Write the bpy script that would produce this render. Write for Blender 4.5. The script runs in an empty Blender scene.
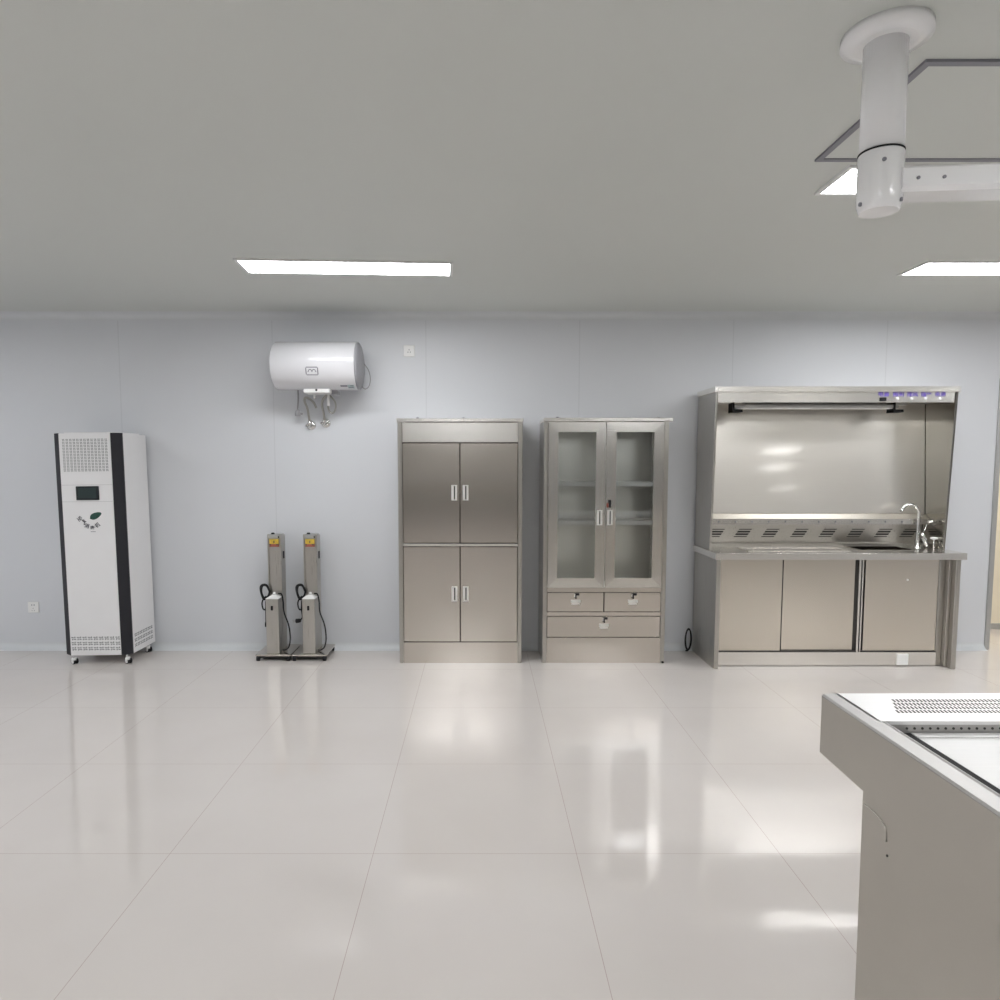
import bpy, bmesh, math, random
from mathutils import Vector, Matrix
random.seed(7)
C = bpy.context.scene.collection
PI = math.pi

# ------------------------------------------------------------------ materials
def new_mat(name):
    m = bpy.data.materials.new(name); m.use_nodes = True
    nt = m.node_tree; b = nt.nodes['Principled BSDF']
    return m, nt, b

def plain(name, col, rough=0.5, metal=0.0, coat=0.0, spec=0.5, noise=0.03, scale=6.0):
    """painted / moulded surface with a faint tonal variation"""
    m, nt, b = new_mat(name)
    tc = nt.nodes.new('ShaderNodeTexCoord'); n = nt.nodes.new('ShaderNodeTexNoise')
    n.inputs['Scale'].default_value = scale; n.inputs['Detail'].default_value = 3
    r = nt.nodes.new('ShaderNodeValToRGB')
    r.color_ramp.elements[0].position = 0.3; r.color_ramp.elements[1].position = 0.7
    r.color_ramp.elements[0].color = tuple(c*(1-noise) for c in col)+(1,)
    r.color_ramp.elements[1].color = tuple(min(1, c*(1+noise)) for c in col)+(1,)
    nt.links.new(tc.outputs['Object'], n.inputs['Vector'])
    nt.links.new(n.outputs['Fac'], r.inputs['Fac'])
    nt.links.new(r.outputs['Color'], b.inputs['Base Color'])
    b.inputs['Roughness'].default_value = rough; b.inputs['Metallic'].default_value = metal
    b.inputs['Coat Weight'].default_value = coat; b.inputs['Specular IOR Level'].default_value = spec
    return m

def brushed(name, col, rough=0.26, stretch=(1.2, 160, 320), bump=0.003, wave=0.0, wave_scale=1.6, metal=1.0):
    """brushed stainless steel: grain stretched along local X, slow sheet-metal waviness"""
    m, nt, b = new_mat(name)
    tc = nt.nodes.new('ShaderNodeTexCoord'); mp = nt.nodes.new('ShaderNodeMapping')
    mp.inputs['Scale'].default_value = stretch
    n = nt.nodes.new('ShaderNodeTexNoise'); n.inputs['Scale'].default_value = 3.0; n.inputs['Detail'].default_value = 4
    nt.links.new(tc.outputs['Object'], mp.inputs['Vector']); nt.links.new(mp.outputs['Vector'], n.inputs['Vector'])
    mr = nt.nodes.new('ShaderNodeMapRange')
    mr.inputs['To Min'].default_value = rough-0.03; mr.inputs['To Max'].default_value = rough+0.04
    nt.links.new(n.outputs['Fac'], mr.inputs['Value']); nt.links.new(mr.outputs['Result'], b.inputs['Roughness'])
    mx = nt.nodes.new('ShaderNodeValToRGB')
    mx.color_ramp.elements[0].position = 0.25; mx.color_ramp.elements[1].position = 0.75
    mx.color_ramp.elements[0].color = tuple(c*0.975 for c in col)+(1,); mx.color_ramp.elements[1].color = tuple(min(1, c*1.025) for c in col)+(1,)
    nt.links.new(n.outputs['Fac'], mx.inputs['Fac']); nt.links.new(mx.outputs['Color'], b.inputs['Base Color'])
    b.inputs['Metallic'].default_value = metal
    bp = nt.nodes.new('ShaderNodeBump'); bp.inputs['Strength'].default_value = bump; bp.inputs['Distance'].default_value = 0.01
    nt.links.new(n.outputs['Fac'], bp.inputs['Height'])
    last = bp
    if wave:
        w = nt.nodes.new('ShaderNodeTexNoise'); w.inputs['Scale'].default_value = wave_scale; w.inputs['Detail'].default_value = 1
        nt.links.new(tc.outputs['Object'], w.inputs['Vector'])
        b2 = nt.nodes.new('ShaderNodeBump'); b2.inputs['Strength'].default_value = wave; b2.inputs['Distance'].default_value = 0.05
        nt.links.new(w.outputs['Fac'], b2.inputs['Height']); nt.links.new(bp.outputs['Normal'], b2.inputs['Normal'])
        last = b2
    nt.links.new(last.outputs['Normal'], b.inputs['Normal'])
    return m

def emit(name, col, strength):
    m, nt, b = new_mat(name)
    b.inputs['Base Color'].default_value = (*col, 1)
    b.inputs['Emission Color'].default_value = (*col, 1); b.inputs['Emission Strength'].default_value = strength
    return m

STEEL = brushed('brushed_steel', (0.67, 0.625, 0.575), 0.18, wave=0.05)
STEEL_H = brushed('brushed_steel_bright', (0.87, 0.85, 0.81), 0.24)
STEEL_C = brushed('cabinet_inside_steel', (0.92, 0.915, 0.89), 0.30, metal=0.9)
STEEL_F = brushed('brushed_stile_dimmed', (0.77, 0.75, 0.72), 0.20, stretch=(160, 160, 1.2))  # stiles a tone darker, light contrast at the mitres put into the colour
SHELF = brushed('pale_shelf_steel', (0.92, 0.92, 0.91), 0.35, metal=0.05)
RIM = brushed('table_rim_steel', (0.46, 0.45, 0.44), 0.55)
STEEL_V = brushed('brushed_steel_dimmed', (0.53, 0.51, 0.475), 0.28, stretch=(160, 160, 1.2))  # darker copy of the steel, dim reflections put into its base colour
STEEL_B = brushed('brushed_steel_backsplash', (0.88, 0.845, 0.79), 0.32, wave=0.015)
for k_, v_ in (('Coat Weight', 0.55), ('Coat Roughness', 0.07), ('Coat IOR', 2.2)): STEEL_B.node_tree.nodes['Principled BSDF'].inputs[k_].default_value = v_
STEEL_S = brushed('brushed_steel_station', (0.76, 0.705, 0.63), 0.22, wave=0.05)
STEEL_T = brushed('worn_table_steel', (0.53, 0.505, 0.46), 0.45, stretch=(3, 3, 3), wave=0.10, wave_scale=5)
STEEL_D = brushed('satin_table_top', (0.76, 0.755, 0.75), 0.45, stretch=(2, 50, 50), metal=0.55)
CHROME = plain('chrome', (0.82, 0.82, 0.81), 0.14, 1.0)
NICKEL = plain('bright_handle_metal', (0.88, 0.87, 0.85), 0.30, 0.75)
DARK = plain('dark_gap', (0.03, 0.028, 0.026), 0.6)
BLACK = plain('black_rubber', (0.015, 0.015, 0.017), 0.75, spec=0.3)
CHARCOAL = plain('charcoal_trim', (0.018, 0.018, 0.023), 0.5, spec=0.35)
WHITE = plain('white_powder_coat', (0.78, 0.775, 0.78), 0.38, noise=0.01)
WHITE_G = plain('white_enamel', (0.87, 0.87, 0.88), 0.20, coat=0.4, noise=0.01)
WHITE_P = plain('white_plastic', (0.80, 0.80, 0.79), 0.35, noise=0.01)
TANK = plain('white_tank_enamel', (0.70, 0.70, 0.725), 0.25, coat=0.3, noise=0.01)
GREYCAP = plain('grey_plastic_cap', (0.30, 0.30, 0.32), 0.45)
GREYP = plain('grey_print', (0.22, 0.22, 0.25), 0.5)
GREYLINE = plain('pale_seam', (0.50, 0.50, 0.50), 0.5)
SLOT = plain('vent_slot', (0.16, 0.17, 0.17), 0.7)
SCREEN = plain('dark_screen', (0.012, 0.016, 0.018), 0.12)
SCREEN_IN = plain('screen_glass', (0.02, 0.035, 0.035), 0.08)
GREEN = plain('green_leaf_print', (0.008, 0.060, 0.042), 0.5, noise=0.25, scale=60)
INK = plain('dark_print', (0.03, 0.03, 0.045), 0.5)
PURPLE = plain('violet_print', (0.12, 0.07, 0.45), 0.5)
YELLOW = plain('yellow_sticker', (0.62, 0.43, 0.05), 0.5, noise=0.12, scale=80)
RED = plain('red_print', (0.33, 0.09, 0.06), 0.5)
TEAL = plain('pale_teal_print', (0.42, 0.52, 0.53), 0.4)
CABLE_G = plain('grey_cable', (0.30, 0.30, 0.31), 0.5)
HOSE = brushed('braided_hose', (0.42, 0.41, 0.38), 0.42, stretch=(40, 40, 40), bump=0.1)
PAPER = plain('white_paper', (0.85, 0.85, 0.84), 0.6, noise=0.01)
ALU = plain('grey_aluminium', (0.46, 0.46, 0.45), 0.42, 0.6)
LAMP = emit('lamp_diffuser', (0.975, 0.985, 1.0), 28.0)
LAMP_S = emit('reflected_patch_lamp', (1.0, 0.98, 0.95), 9.0)
TRAY = brushed('matte_tray_steel', (0.66, 0.655, 0.65), 0.5, stretch=(2, 50, 50), metal=0.25)
STEEL_I = brushed('polished_steel_dimmed', (0.33, 0.315, 0.285), 0.14, stretch=(160, 160, 1.2))  # hood's inner side, darkened in colour for its dim reflection
LAMP_FRAME = plain('lamp_frame', (0.75, 0.75, 0.75), 0.4)

def glass_mat():
    m, nt, b = new_mat('cabinet_glass')
    nt.nodes.remove(b); out = nt.nodes['Material Output']
    tr = nt.nodes.new('ShaderNodeBsdfTransparent'); tr.inputs['Color'].default_value = (0.975, 0.985, 0.98, 1)
    gl = nt.nodes.new('ShaderNodeBsdfGlossy'); gl.inputs['Roughness'].default_value = 0.03
    fr = nt.nodes.new('ShaderNodeFresnel'); fr.inputs['IOR'].default_value = 1.75
    mx = nt.nodes.new('ShaderNodeMixShader')
    nt.links.new(fr.outputs['Fac'], mx.inputs['Fac']); nt.links.new(tr.outputs['BSDF'], mx.inputs[1]); nt.links.new(gl.outputs['BSDF'], mx.inputs[2])
    nt.links.new(mx.outputs['Shader'], out.inputs['Surface'])
    return m
GLASS = glass_mat()

def floor_mat():
    m, nt, b = new_mat('polished_tile')
    N = nt.nodes.new; L = nt.links.new
    tc = N('ShaderNodeTexCoord'); sp = N('ShaderNodeSeparateXYZ'); L(tc.outputs['Object'], sp.inputs['Vector'])
    def line(sock, off, period, half):
        a = N('ShaderNodeMath'); a.operation = 'SUBTRACT'; L(sock, a.inputs[0]); a.inputs[1].default_value = off
        d = N('ShaderNodeMath'); d.operation = 'DIVIDE'; L(a.outputs[0], d.inputs[0]); d.inputs[1].default_value = period
        f = N('ShaderNodeMath'); f.operation = 'FRACT'; L(d.outputs[0], f.inputs[0])
        s = N('ShaderNodeMath'); s.operation = 'SUBTRACT'; L(f.outputs[0], s.inputs[0]); s.inputs[1].default_value = 0.5
        ab = N('ShaderNodeMath'); ab.operation = 'ABSOLUTE'; L(s.outputs[0], ab.inputs[0])
        g = N('ShaderNodeMath'); g.operation = 'GREATER_THAN'; L(ab.outputs[0], g.inputs[0]); g.inputs[1].default_value = 0.5-half/period
        return g.outputs[0]
    lx = line(sp.outputs['X'], -0.403, 0.767, 0.0011); ly = line(sp.outputs['Y'], 3.226, 0.767, 0.0010)
    mx = N('ShaderNodeMath'); mx.operation = 'MAXIMUM'; L(lx, mx.inputs[0]); L(ly, mx.inputs[1])
    n = N('ShaderNodeTexNoise'); n.inputs['Scale'].default_value = 1.3; n.inputs['Detail'].default_value = 5; L(tc.outputs['Object'], n.inputs['Vector'])
    r = N('ShaderNodeValToRGB'); r.color_ramp.elements[0].position = 0.3; r.color_ramp.elements[1].position = 0.7
    r.color_ramp.elements[0].color = (0.59, 0.55, 0.525, 1); r.color_ramp.elements[1].color = (0.63, 0.595, 0.57, 1)
    L(n.outputs['Fac'], r.inputs['Fac'])
    mc = N('ShaderNodeMixRGB'); mc.inputs[2].default_value = (0.43, 0.35, 0.325, 1); L(mx.outputs[0], mc.inputs[0]); L(r.outputs['Color'], mc.inputs[1])
    L(mc.outputs[0], b.inputs['Base Color'])
    b.inputs['Roughness'].default_value = 0.07; b.inputs['IOR'].default_value = 1.62
    w = N('ShaderNodeTexNoise'); w.inputs['Scale'].default_value = 3.0; w.inputs['Detail'].default_value = 1; L(tc.outputs['Object'], w.inputs['Vector'])
    bp = N('ShaderNodeBump'); bp.inputs['Strength'].default_value = 0.05; bp.inputs['Distance'].default_value = 0.03
    L(w.outputs['Fac'], bp.inputs['Height']); L(bp.outputs['Normal'], b.inputs['Normal'])
    return m
FLOOR = floor_mat()

def wall_mat(name, col, seams=True):
    m, nt, b = new_mat(name); N = nt.nodes.new; L = nt.links.new
    tc = N('ShaderNodeTexCoord'); n = N('ShaderNodeTexNoise'); n.inputs['Scale'].default_value = 0.8; n.inputs['Detail'].default_value = 3
    L(tc.outputs['Object'], n.inputs['Vector'])
    r = N('ShaderNodeValToRGB'); r.color_ramp.elements[0].position = 0.3; r.color_ramp.elements[1].position = 0.7
    r.color_ramp.elements[0].color = tuple(c*0.985 for c in col)+(1,); r.color_ramp.elements[1].color = tuple(c*1.015 for c in col)+(1,)
    L(n.outputs['Fac'], r.inputs['Fac']); src = r.outputs['Color']
    if seams:
        sp = N('ShaderNodeSeparateXYZ'); L(tc.outputs['Object'], sp.inputs['Vector'])
        d = N('ShaderNodeMath'); d.operation = 'MULTIPLY_ADD'; L(sp.outputs['X'], d.inputs[0]); d.inputs[1].default_value = 1/1.176; d.inputs[2].default_value = 0.414/1.176+0.5+40
        f = N('ShaderNodeMath'); f.operation = 'FRACT'; L(d.outputs[0], f.inputs[0])
        s = N('ShaderNodeMath'); s.operation = 'SUBTRACT'; L(f.outputs[0], s.inputs[0]); s.inputs[1].default_value = 0.5
        ab = N('ShaderNodeMath'); ab.operation = 'ABSOLUTE'; L(s.outputs[0], ab.inputs[0])
        g = N('ShaderNodeMath'); g.operation = 'LESS_THAN'; L(ab.outputs[0], g.inputs[0]); g.inputs[1].default_value = 0.0035
        k = N('ShaderNodeMath'); k.operation = 'MULTIPLY'; L(g.outputs[0], k.inputs[0]); k.inputs[1].default_value = 0.22
        mc = N('ShaderNodeMixRGB'); L(k.outputs[0], mc.inputs[0]); L(src, mc.inputs[1]); mc.inputs[2].default_value = tuple(c*0.6 for c in col)+(1,)
        src = mc.outputs[0]
    L(src, b.inputs['Base Color']); b.inputs['Roughness'].default_value = 0.42
    return m
WALL = wall_mat('wall_panel', (0.635, 0.65, 0.68))
WALL_R = wall_mat('rear_wall_panel', (0.64, 0.63, 0.61), False)
REFL_BAND = wall_mat('rear_reflection_band', (0.045, 0.042, 0.032), False)
COVE = plain('cove_trim', (0.62, 0.64, 0.655), 0.4, noise=0.01)
CEIL = plain('ceiling_panel', (0.60, 0.618, 0.592), 0.5, noise=0.012, scale=0.7)
CREAM = plain('cream_corridor_wall', (0.86, 0.79, 0.64), 0.6, noise=0.02)

# ------------------------------------------------------------------ mesh building
class MB:
    """collects shapes (world coordinates) into one mesh"""
    def __init__(s): s.bm = bmesh.new(); s.mats = []; s.mi = 0
    def mat(s, m):
        if m not in s.mats: s.mats.append(m)
        s.mi = s.mats.index(m); return s
    def _fin(s, faces, smooth=False):
        for f in faces: f.material_index = s.mi; f.smooth = smooth
    def box(s, x0, x1, y0, y1, z0, z1, bev=0.0, seg=1):
        vs = [s.bm.verts.new((x, y, z)) for z in (z0, z1) for y in (y0, y1) for x in (x0, x1)]
        q = [(0,2,3,1),(4,5,7,6),(0,1,5,4),(2,6,7,3),(0,4,6,2),(1,3,7,5)]
        fs = [s.bm.faces.new([vs[i] for i in f]) for f in q]
        s._fin(fs)
        if bev:
            es = list({e for f in fs for e in f.edges})
            r = bmesh.ops.bevel(s.bm, geom=es, offset=bev, segments=seg, affect='EDGES', profile=0.5)
            s._fin(r['faces'])
        return s
    def prism(s, pts, axis, a0, a1, bev=0.0):
        """pts: 2D outline; axis 'x': (y,z), 'y': (x,z), 'z': (x,y)"""
        def P(p, a): return {'x': (a, p[0], p[1]), 'y': (p[0], a, p[1]), 'z': (p[0], p[1], a)}[axis]
        A = [s.bm.verts.new(P(p, a0)) for p in pts]; B = [s.bm.verts.new(P(p, a1)) for p in pts]
        fs = [s.bm.faces.new(A), s.bm.faces.new(B[::-1])]
        n = len(pts)
        for i in range(n): fs.append(s.bm.faces.new((A[i], B[i], B[(i+1) % n], A[(i+1) % n])))
        s._fin(fs)
        if bev:
            r = bmesh.ops.bevel(s.bm, geom=list({e for f in fs for e in f.edges}), offset=bev, segments=1, affect='EDGES'); s._fin(r['faces'])
        return s
    def lathe(s, prof, p0, axis, seg=32):
        """prof: list of (t, radius) along unit axis from p0"""
        p0 = Vector(p0); ax = Vector(axis).normalized()
        u = ax.orthogonal().normalized(); v = ax.cross(u)
        rings = []
        for t, r in prof:
            if r <= 1e-6: rings.append([s.bm.verts.new(p0+ax*t)])
            else: rings.append([s.bm.verts.new(p0+ax*t+(u*math.cos(2*PI*k/seg)+v*math.sin(2*PI*k/seg))*r) for k in range(seg)])
        fs = []
        for a, b in zip(rings, rings[1:]):
            for k in range(seg):
                j = (k+1) % seg
                if len(a) == 1 and len(b) == 1: continue
                if len(a) == 1: fs.append(s.bm.faces.new((a[0], b[k], b[j])))
                elif len(b) == 1: fs.append(s.bm.faces.new((a[k], b[0], a[j])))
                else: fs.append(s.bm.faces.new((a[k], b[k], b[j], a[j])))
        s._fin(fs, True)
        for r, flip in ((rings[0], True), (rings[-1], False)):
            if len(r) > 1:
                f = s.bm.faces.new(r[::-1] if flip else r); s._fin([f])
        return s
    def cyl(s, p0, p1, r0, r1=None, seg=24):
        d = Vector(p1)-Vector(p0)
        return s.lathe([(0, r0), (d.length, r0 if r1 is None else r1)], p0, d, seg)
    def tube(s, pts, r, seg=10, smooth_n=6):
        """round tube along a Catmull-Rom curve through pts"""
        P = [Vector(p) for p in pts]
        if smooth_n > 1 and len(P) > 2:
            Q = []
            ext = [2*P[0]-P[1]]+P+[2*P[-1]-P[-2]]
            for i in range(1, len(ext)-2):
                a, b, c, d = ext[i-1:i+3]
                for k in range(smooth_n):
                    t = k/smooth_n
                    Q.append(0.5*((2*b)+(c-a)*t+(2*a-5*b+4*c-d)*t*t+(3*b-a-3*c+d)*t**3))
            Q.append(P[-1]); P = Q
        rings = []; prev = None
        for i, p in enumerate(P):
            t = (P[min(i+1, len(P)-1)]-P[max(i-1, 0)]).normalized()
            if prev is None: u = t.orthogonal().normalized()
            else:
                u = prev-t*prev.dot(t)
                u = u.normalized() if u.length > 1e-5 else t.orthogonal().normalized()
            prev = u; v = t.cross(u)
            rings.append([s.bm.verts.new(p+(u*math.cos(2*PI*k/seg)+v*math.sin(2*PI*k/seg))*r) for k in range(seg)])
        fs = []
        for a, b in zip(rings, rings[1:]):
            for k in range(seg): fs.append(s.bm.faces.new((a[k], a[(k+1) % seg], b[(k+1) % seg], b[k])))
        s._fin(fs, True)
        s._fin([s.bm.faces.new(rings[0][::-1]), s.bm.faces.new(rings[-1])])
        return s
    def frame(s, x0, x1, z0, z1, w, y0, y1, bev=0.0, stile=None):
        """mitred rectangular frame facing -Y"""
        o = [(x0, z0), (x1, z0), (x1, z1), (x0, z1)]; i = [(x0+w, z0+w), (x1-w, z0+w), (x1-w, z1-w), (x0+w, z1-w)]
        for k in range(4):
            j = (k+1) % 4
            if stile: s.mat(stile if k % 2 else s.mats[0])
            s.prism([o[k], o[j], i[j], i[k]], 'y', y0, y1, bev)
        return s
    def build(s, name, parent=None, mat=None, loc=None):
        if mat is not None and not s.mats: s.mats = [mat]
        org = parent_world(parent) if parent is not None else Vector(loc or (0, 0, 0))
        bmesh.ops.translate(s.bm, verts=s.bm.verts, vec=-org)
        bmesh.ops.recalc_face_normals(s.bm, faces=s.bm.faces)
        me = bpy.data.meshes.new(name); s.bm.to_mesh(me); s.bm.free()
        for m in s.mats: me.materials.append(m)
        o = bpy.data.objects.new(name, me); C.objects.link(o)
        if parent is not None: o.parent = parent
        else: o.location = org
        return o

def parent_world(o):
    v = Vector(o.location)
    while o.parent: o = o.parent; v = v+Vector(o.location)
    return v

def tag(o, label, cat, group=None):
    o['label'] = label; o['category'] = cat
    if group: o['group'] = group
    return o
def thing(name, label, cat, loc, group=None):
    o = bpy.data.objects.new(name, None); C.objects.link(o); o.location = loc; o.empty_display_size = 0.1
    return tag(o, label, cat, group)
def structure(o): o['kind'] = 'structure'; return o
def bx(name, parent, mat, *a, bev=0.0): return MB().mat(mat).box(*a, bev=bev).build(name, parent)
def dup(o, parent=None, loc=None):
    c = o.copy(); C.objects.link(c)
    if parent is not None: c.parent = parent
    if loc is not None: c.location = loc
    for ch in list(o.children): dup(ch, c)
    return c
def text(name, parent, body, size, loc, mat, rot=(PI/2, 0, 0)):
    cu = bpy.data.curves.new(name, 'FONT'); cu.body = body; cu.size = size; cu.align_x = 'CENTER'; cu.align_y = 'CENTER'; cu.extrude = 0.0004; cu.offset = 0.0006
    cu.materials.append(mat)
    tmp = bpy.data.objects.new('tmp', cu); C.objects.link(tmp); bpy.context.view_layer.update()
    me = bpy.data.meshes.new_from_object(tmp.evaluated_get(bpy.context.evaluated_depsgraph_get()))
    bpy.data.objects.remove(tmp); me.name = name
    if not me.materials: me.materials.append(mat)
    o = bpy.data.objects.new(name, me); C.objects.link(o); o.parent = parent
    o.location = Vector(loc)-parent_world(parent); o.rotation_euler = rot
    return o

# ------------------------------------------------------------------ the room
YW, H = 5.292, 2.61           # face of the far wall, ceiling height
XL, XR, YB = -5.2, 8.4, -8.0
structure(MB().mat(FLOOR).box(XL-0.2, XR+0.2, YB-0.2, 6.6, -0.1, 0).build('floor'))
structure(MB().mat(CEIL).box(XL-0.2, XR+0.2, YB-0.2, 6.6, H, H+0.1).build('ceiling'))
w = MB().mat(WALL).box(XL, 3.992, YW, YW+0.10, 0, H)
w.box(3.992, 4.95, YW, YW+0.10, 2.12, H); w.box(4.95, XR, YW, YW+0.10, 0, H)
structure(w.build('wall_back'))
structure(MB().mat(WALL).box(XL-0.1, XL, YB, 6.5, 0, H).build('wall_left'))
structure(MB().mat(WALL).box(XR, XR+0.1, YB, 6.5, 0, H).build('wall_right'))
structure(MB().mat(WALL_R).box(XL, XR, YB-0.1, YB, 0, H).build('wall_front'))
structure(MB().mat(CREAM).box(3.3, XR, 5.95, 6.05, 0.0, H).build('wall_corridor'))
structure(MB().mat(CREAM).box(3.2, 3.3, YW+0.10, 6.05, 0.0, H).build('wall_corridor_end'))
structure(MB().mat(ALU).box(3.3, XR, 5.935, 5.95, 0, 0.05).build('baseboard_corridor'))
def cove(name, z, up, x0, x1):
    pts = []; R = 0.055
    for k in range(9):
        a = PI/2*k/8
        pts.append((YW-R+R*math.sin(a), z+up*(R-R*math.cos(a))))
    pts.append((YW, z))
    structure(MB().mat(COVE).prism(pts, 'x', x0, x1).build(name))
structure(MB().mat(REFL_BAND).box(XL, XR, YB, YB+0.03, 0, 0.80).build('reflection_band'))  # unseen dark band, added so the steel doors reflect a darker zone
cove('baseboard_back', 0, 1, XL, 3.99)
cove('trim_1', H, -1, XL, XR)
# grey aluminium jamb of the corridor doorway
jb = MB().mat(ALU)
jb.box(3.992, 4.03, YW-0.012, YW+0.112, 0, 2.12, bev=0.003); jb.box(4.912, 4.95, YW-0.012, YW+0.112, 0, 2.12, bev=0.003)
jb.box(4.03, 4.912, YW-0.012, YW+0.112, 2.082, 2.12, bev=0.003)
structure(jb.build('trim_2'))

# ceiling lights -----------------------------------------------------
def ceiling_light(x, y, w, d, label, group, rz=0, lamp=None):
    t = thing('ceiling_light', label, 'ceiling light', (x, y, H), group); 
    f = MB().mat(LAMP_FRAME)
    e = 0.018
    f.box(x-w/2-e, x+w/2+e, y-d/2-e, y-d/2, H-0.010, H); f.box(x-w/2-e, x+w/2+e, y+d/2, y+d/2+e, H-0.010, H)
    f.box(x-w/2-e, x-w/2, y-d/2, y+d/2, H-0.010, H); f.box(x+w/2, x+w/2+e, y-d/2, y+d/2, H-0.010, H)
    f.build('frame', t)
    bx('diffuser', t, lamp or LAMP, x-w/2, x+w/2, y-d/2, y+d/2, H-0.006, H-0.001)
    t.rotation_euler = (0, 0, rz)
    return t
SQ = 'unseen small square ceiling panels'
GL = 'recessed ceiling light panels'
first = ceiling_light(-0.772, 4.065, 1.19, 0.24, 'long glowing ceiling panel light above the water heater, slightly askew', GL, math.radians(3.2))
def light_copy(x, y, label):
    c = dup(first, loc=(x, y, H)); c['label'] = label; c.rotation_euler = (0, 0, 0); return c
light_copy(3.14, 4.083, 'glowing ceiling panel light above the steel sink station, cut by picture edge')
light_copy(2.03, 2.841, 'glowing ceiling panel light half hidden behind the white hanging arm')
for x, y in ((-4.5, 3.3), (-3.5, 1.42), (-0.35, -0.35), (5.25, 2.9), (6.9, 1.2), (2.3, 0.25), (-3.5, -0.9), (-0.35, -2.8), (-3.5, -3.2), (2.4, -3.6), (-0.35, -5.2)):  # unseen panels, most added to brighten walls, floor and sink side
    light_copy(x, y, 'unseen long ceiling panel light added outside the picture frame')
sq = ceiling_light(5.1, -1.15, 0.54, 0.75, 'unseen small square ceiling light added behind the camera for reflected patches', SQ, lamp=LAMP_S)  # unseen dim panels, added to reflect as patches in the backsplash
for x, y in ((5.9, -3.2), (7.8, -7.0)): dup(sq, loc=(x, y, H))
# corridor lamp
t = thing('corridor_light', 'round ceiling lamp lighting the cream corridor beyond the doorway', 'ceiling light', (4.7, 5.62, H))
MB().mat(emit('corridor_lamp', (1.0, 0.94, 0.84), 85)).lathe([(0, 0.16), (0.03, 0.16), (0.045, 0.12), (0.05, 0)], (4.7, 5.62, H-0.001), (0, 0, -1)).build('diffuser', t)

# ------------------------------------------------------------------ air steriliser tower (left)
t = thing('air_purifier', 'tall white air disinfection cabinet with black corner strips on casters', 'air purifier', (-2.80, 5.07, 0))
z0, z1 = 0.066, 1.684; yf, yb = 4.885, 5.270
xl, xr, fl, fr = -3.050, -2.560, -2.994, -2.624
MB().mat(WHITE).prism([(xl, yf+0.045), (fl, yf+0.001), (fr, yf+0.001), (xr, yf+0.036), (xr, yb), (xl, yb)], 'z', z0, z1-0.004).build('cabinet_body', t)
MB().mat(CHARCOAL).prism([(fl, yf), (xl-0.002, yf+0.044), (xl-0.002, yf+0.055), (fl, yf+0.012)], 'z', z0, z1).build('corner_strip', t)
MB().mat(CHARCOAL).prism([(fr, yf), (xr+0.002, yf+0.035), (xr+0.002, yf+0.046), (fr, yf+0.012)], 'z', z0, z1).build('corner_strip', t)
MB().mat(WHITE).box(fl+0.002, fr-0.002, yf-0.004, yf+0.002, z0+0.002, z1-0.002, bev=0.002).build('front_panel', t)
bx('top_lid', t, WHITE, -2.99, -2.60, yf+0.06, yb-0.01, z1-0.004, z1+0.008, bev=0.003)
g = MB().mat(SLOT)
nx, nz = 13, 11; gx0, gx1, gz0, gz1 = -2.971, -2.642, 1.408, 1.645
for i in range(nx):
    for j in range(nz):
        cx = gx0+(i+0.5)*(gx1-gx0)/nx; cz = gz0+(j+0.5)*(gz1-gz0)/nz
        a = 0.0085; b_ = 0.0028
        g.box(cx-a, cx-a+0.007, yf-0.0052, yf-0.0035, cz+b_, cz+b_+0.0045); g.box(cx+a-0.007, cx+a, yf-0.0052, yf-0.0035, cz-b_-0.0045, cz-b_)
        g.box(cx-0.0065, cx-0.002, yf-0.0052, yf-0.0035, cz-0.008, cz-0.001); g.box(cx+0.002, cx+0.0065, yf-0.0052, yf-0.0035, cz+0.001, cz+0.008)
g.build('upper_vent_grille', t)
def pinwheels(g, place, nu, nv, du, dv):
    for i in range(nu):
        for j in range(nv):
            cu, cv = (i+0.5)*du, (j+0.5)*dv
            for (a0, a1, b0, b1) in ((-0.016, -0.003, 0.004, 0.010), (0.003, 0.016, -0.010, -0.004), (-0.012, -0.006, -0.013, -0.002), (0.006, 0.012, 0.002, 0.013),
                                     (-0.004, 0.001, -0.006, -0.002), (0.0, 0.004, 0.003, 0.007)):
                place(g, cu+a0, cu+a1, cv+b0, cv+b1)
g = MB().mat(SLOT)
pinwheels(g, lambda g, a, b, c, d: g.box(-2.985+a, -2.985+b, yf-0.0052, yf-0.0035, 0.098+c, 0.098+d), 9, 3, 0.0402, 0.0385)
g.build('lower_vent_grille', t)
g = MB().mat(SLOT)
pinwheels(g, lambda g, a, b, c, d: g.box(xr-0.001, xr+0.001, 4.955+a, 4.955+b, 0.098+c, 0.098+d), 7, 3, 0.0402, 0.0385)
g.build('side_vent_grille', t)
bx('panel_seam', t, GREYLINE, fl+0.004, fr-0.004, yf-0.0048, yf-0.0035, 1.312, 1.3145)
bx('panel_seam', t, GREYLINE, fl+0.004, fr-0.004, yf-0.0048, yf-0.0035, 1.192, 1.1945)
s = MB().mat(SCREEN).box(-2.887, -2.721, yf-0.010, yf-0.003, 1.204, 1.304, bev=0.003)
s = s.build('touch_screen', t)
bx('display_glass', s, SCREEN_IN, -2.870, -2.740, yf-0.0108, yf-0.009, 1.218, 1.292)
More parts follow.
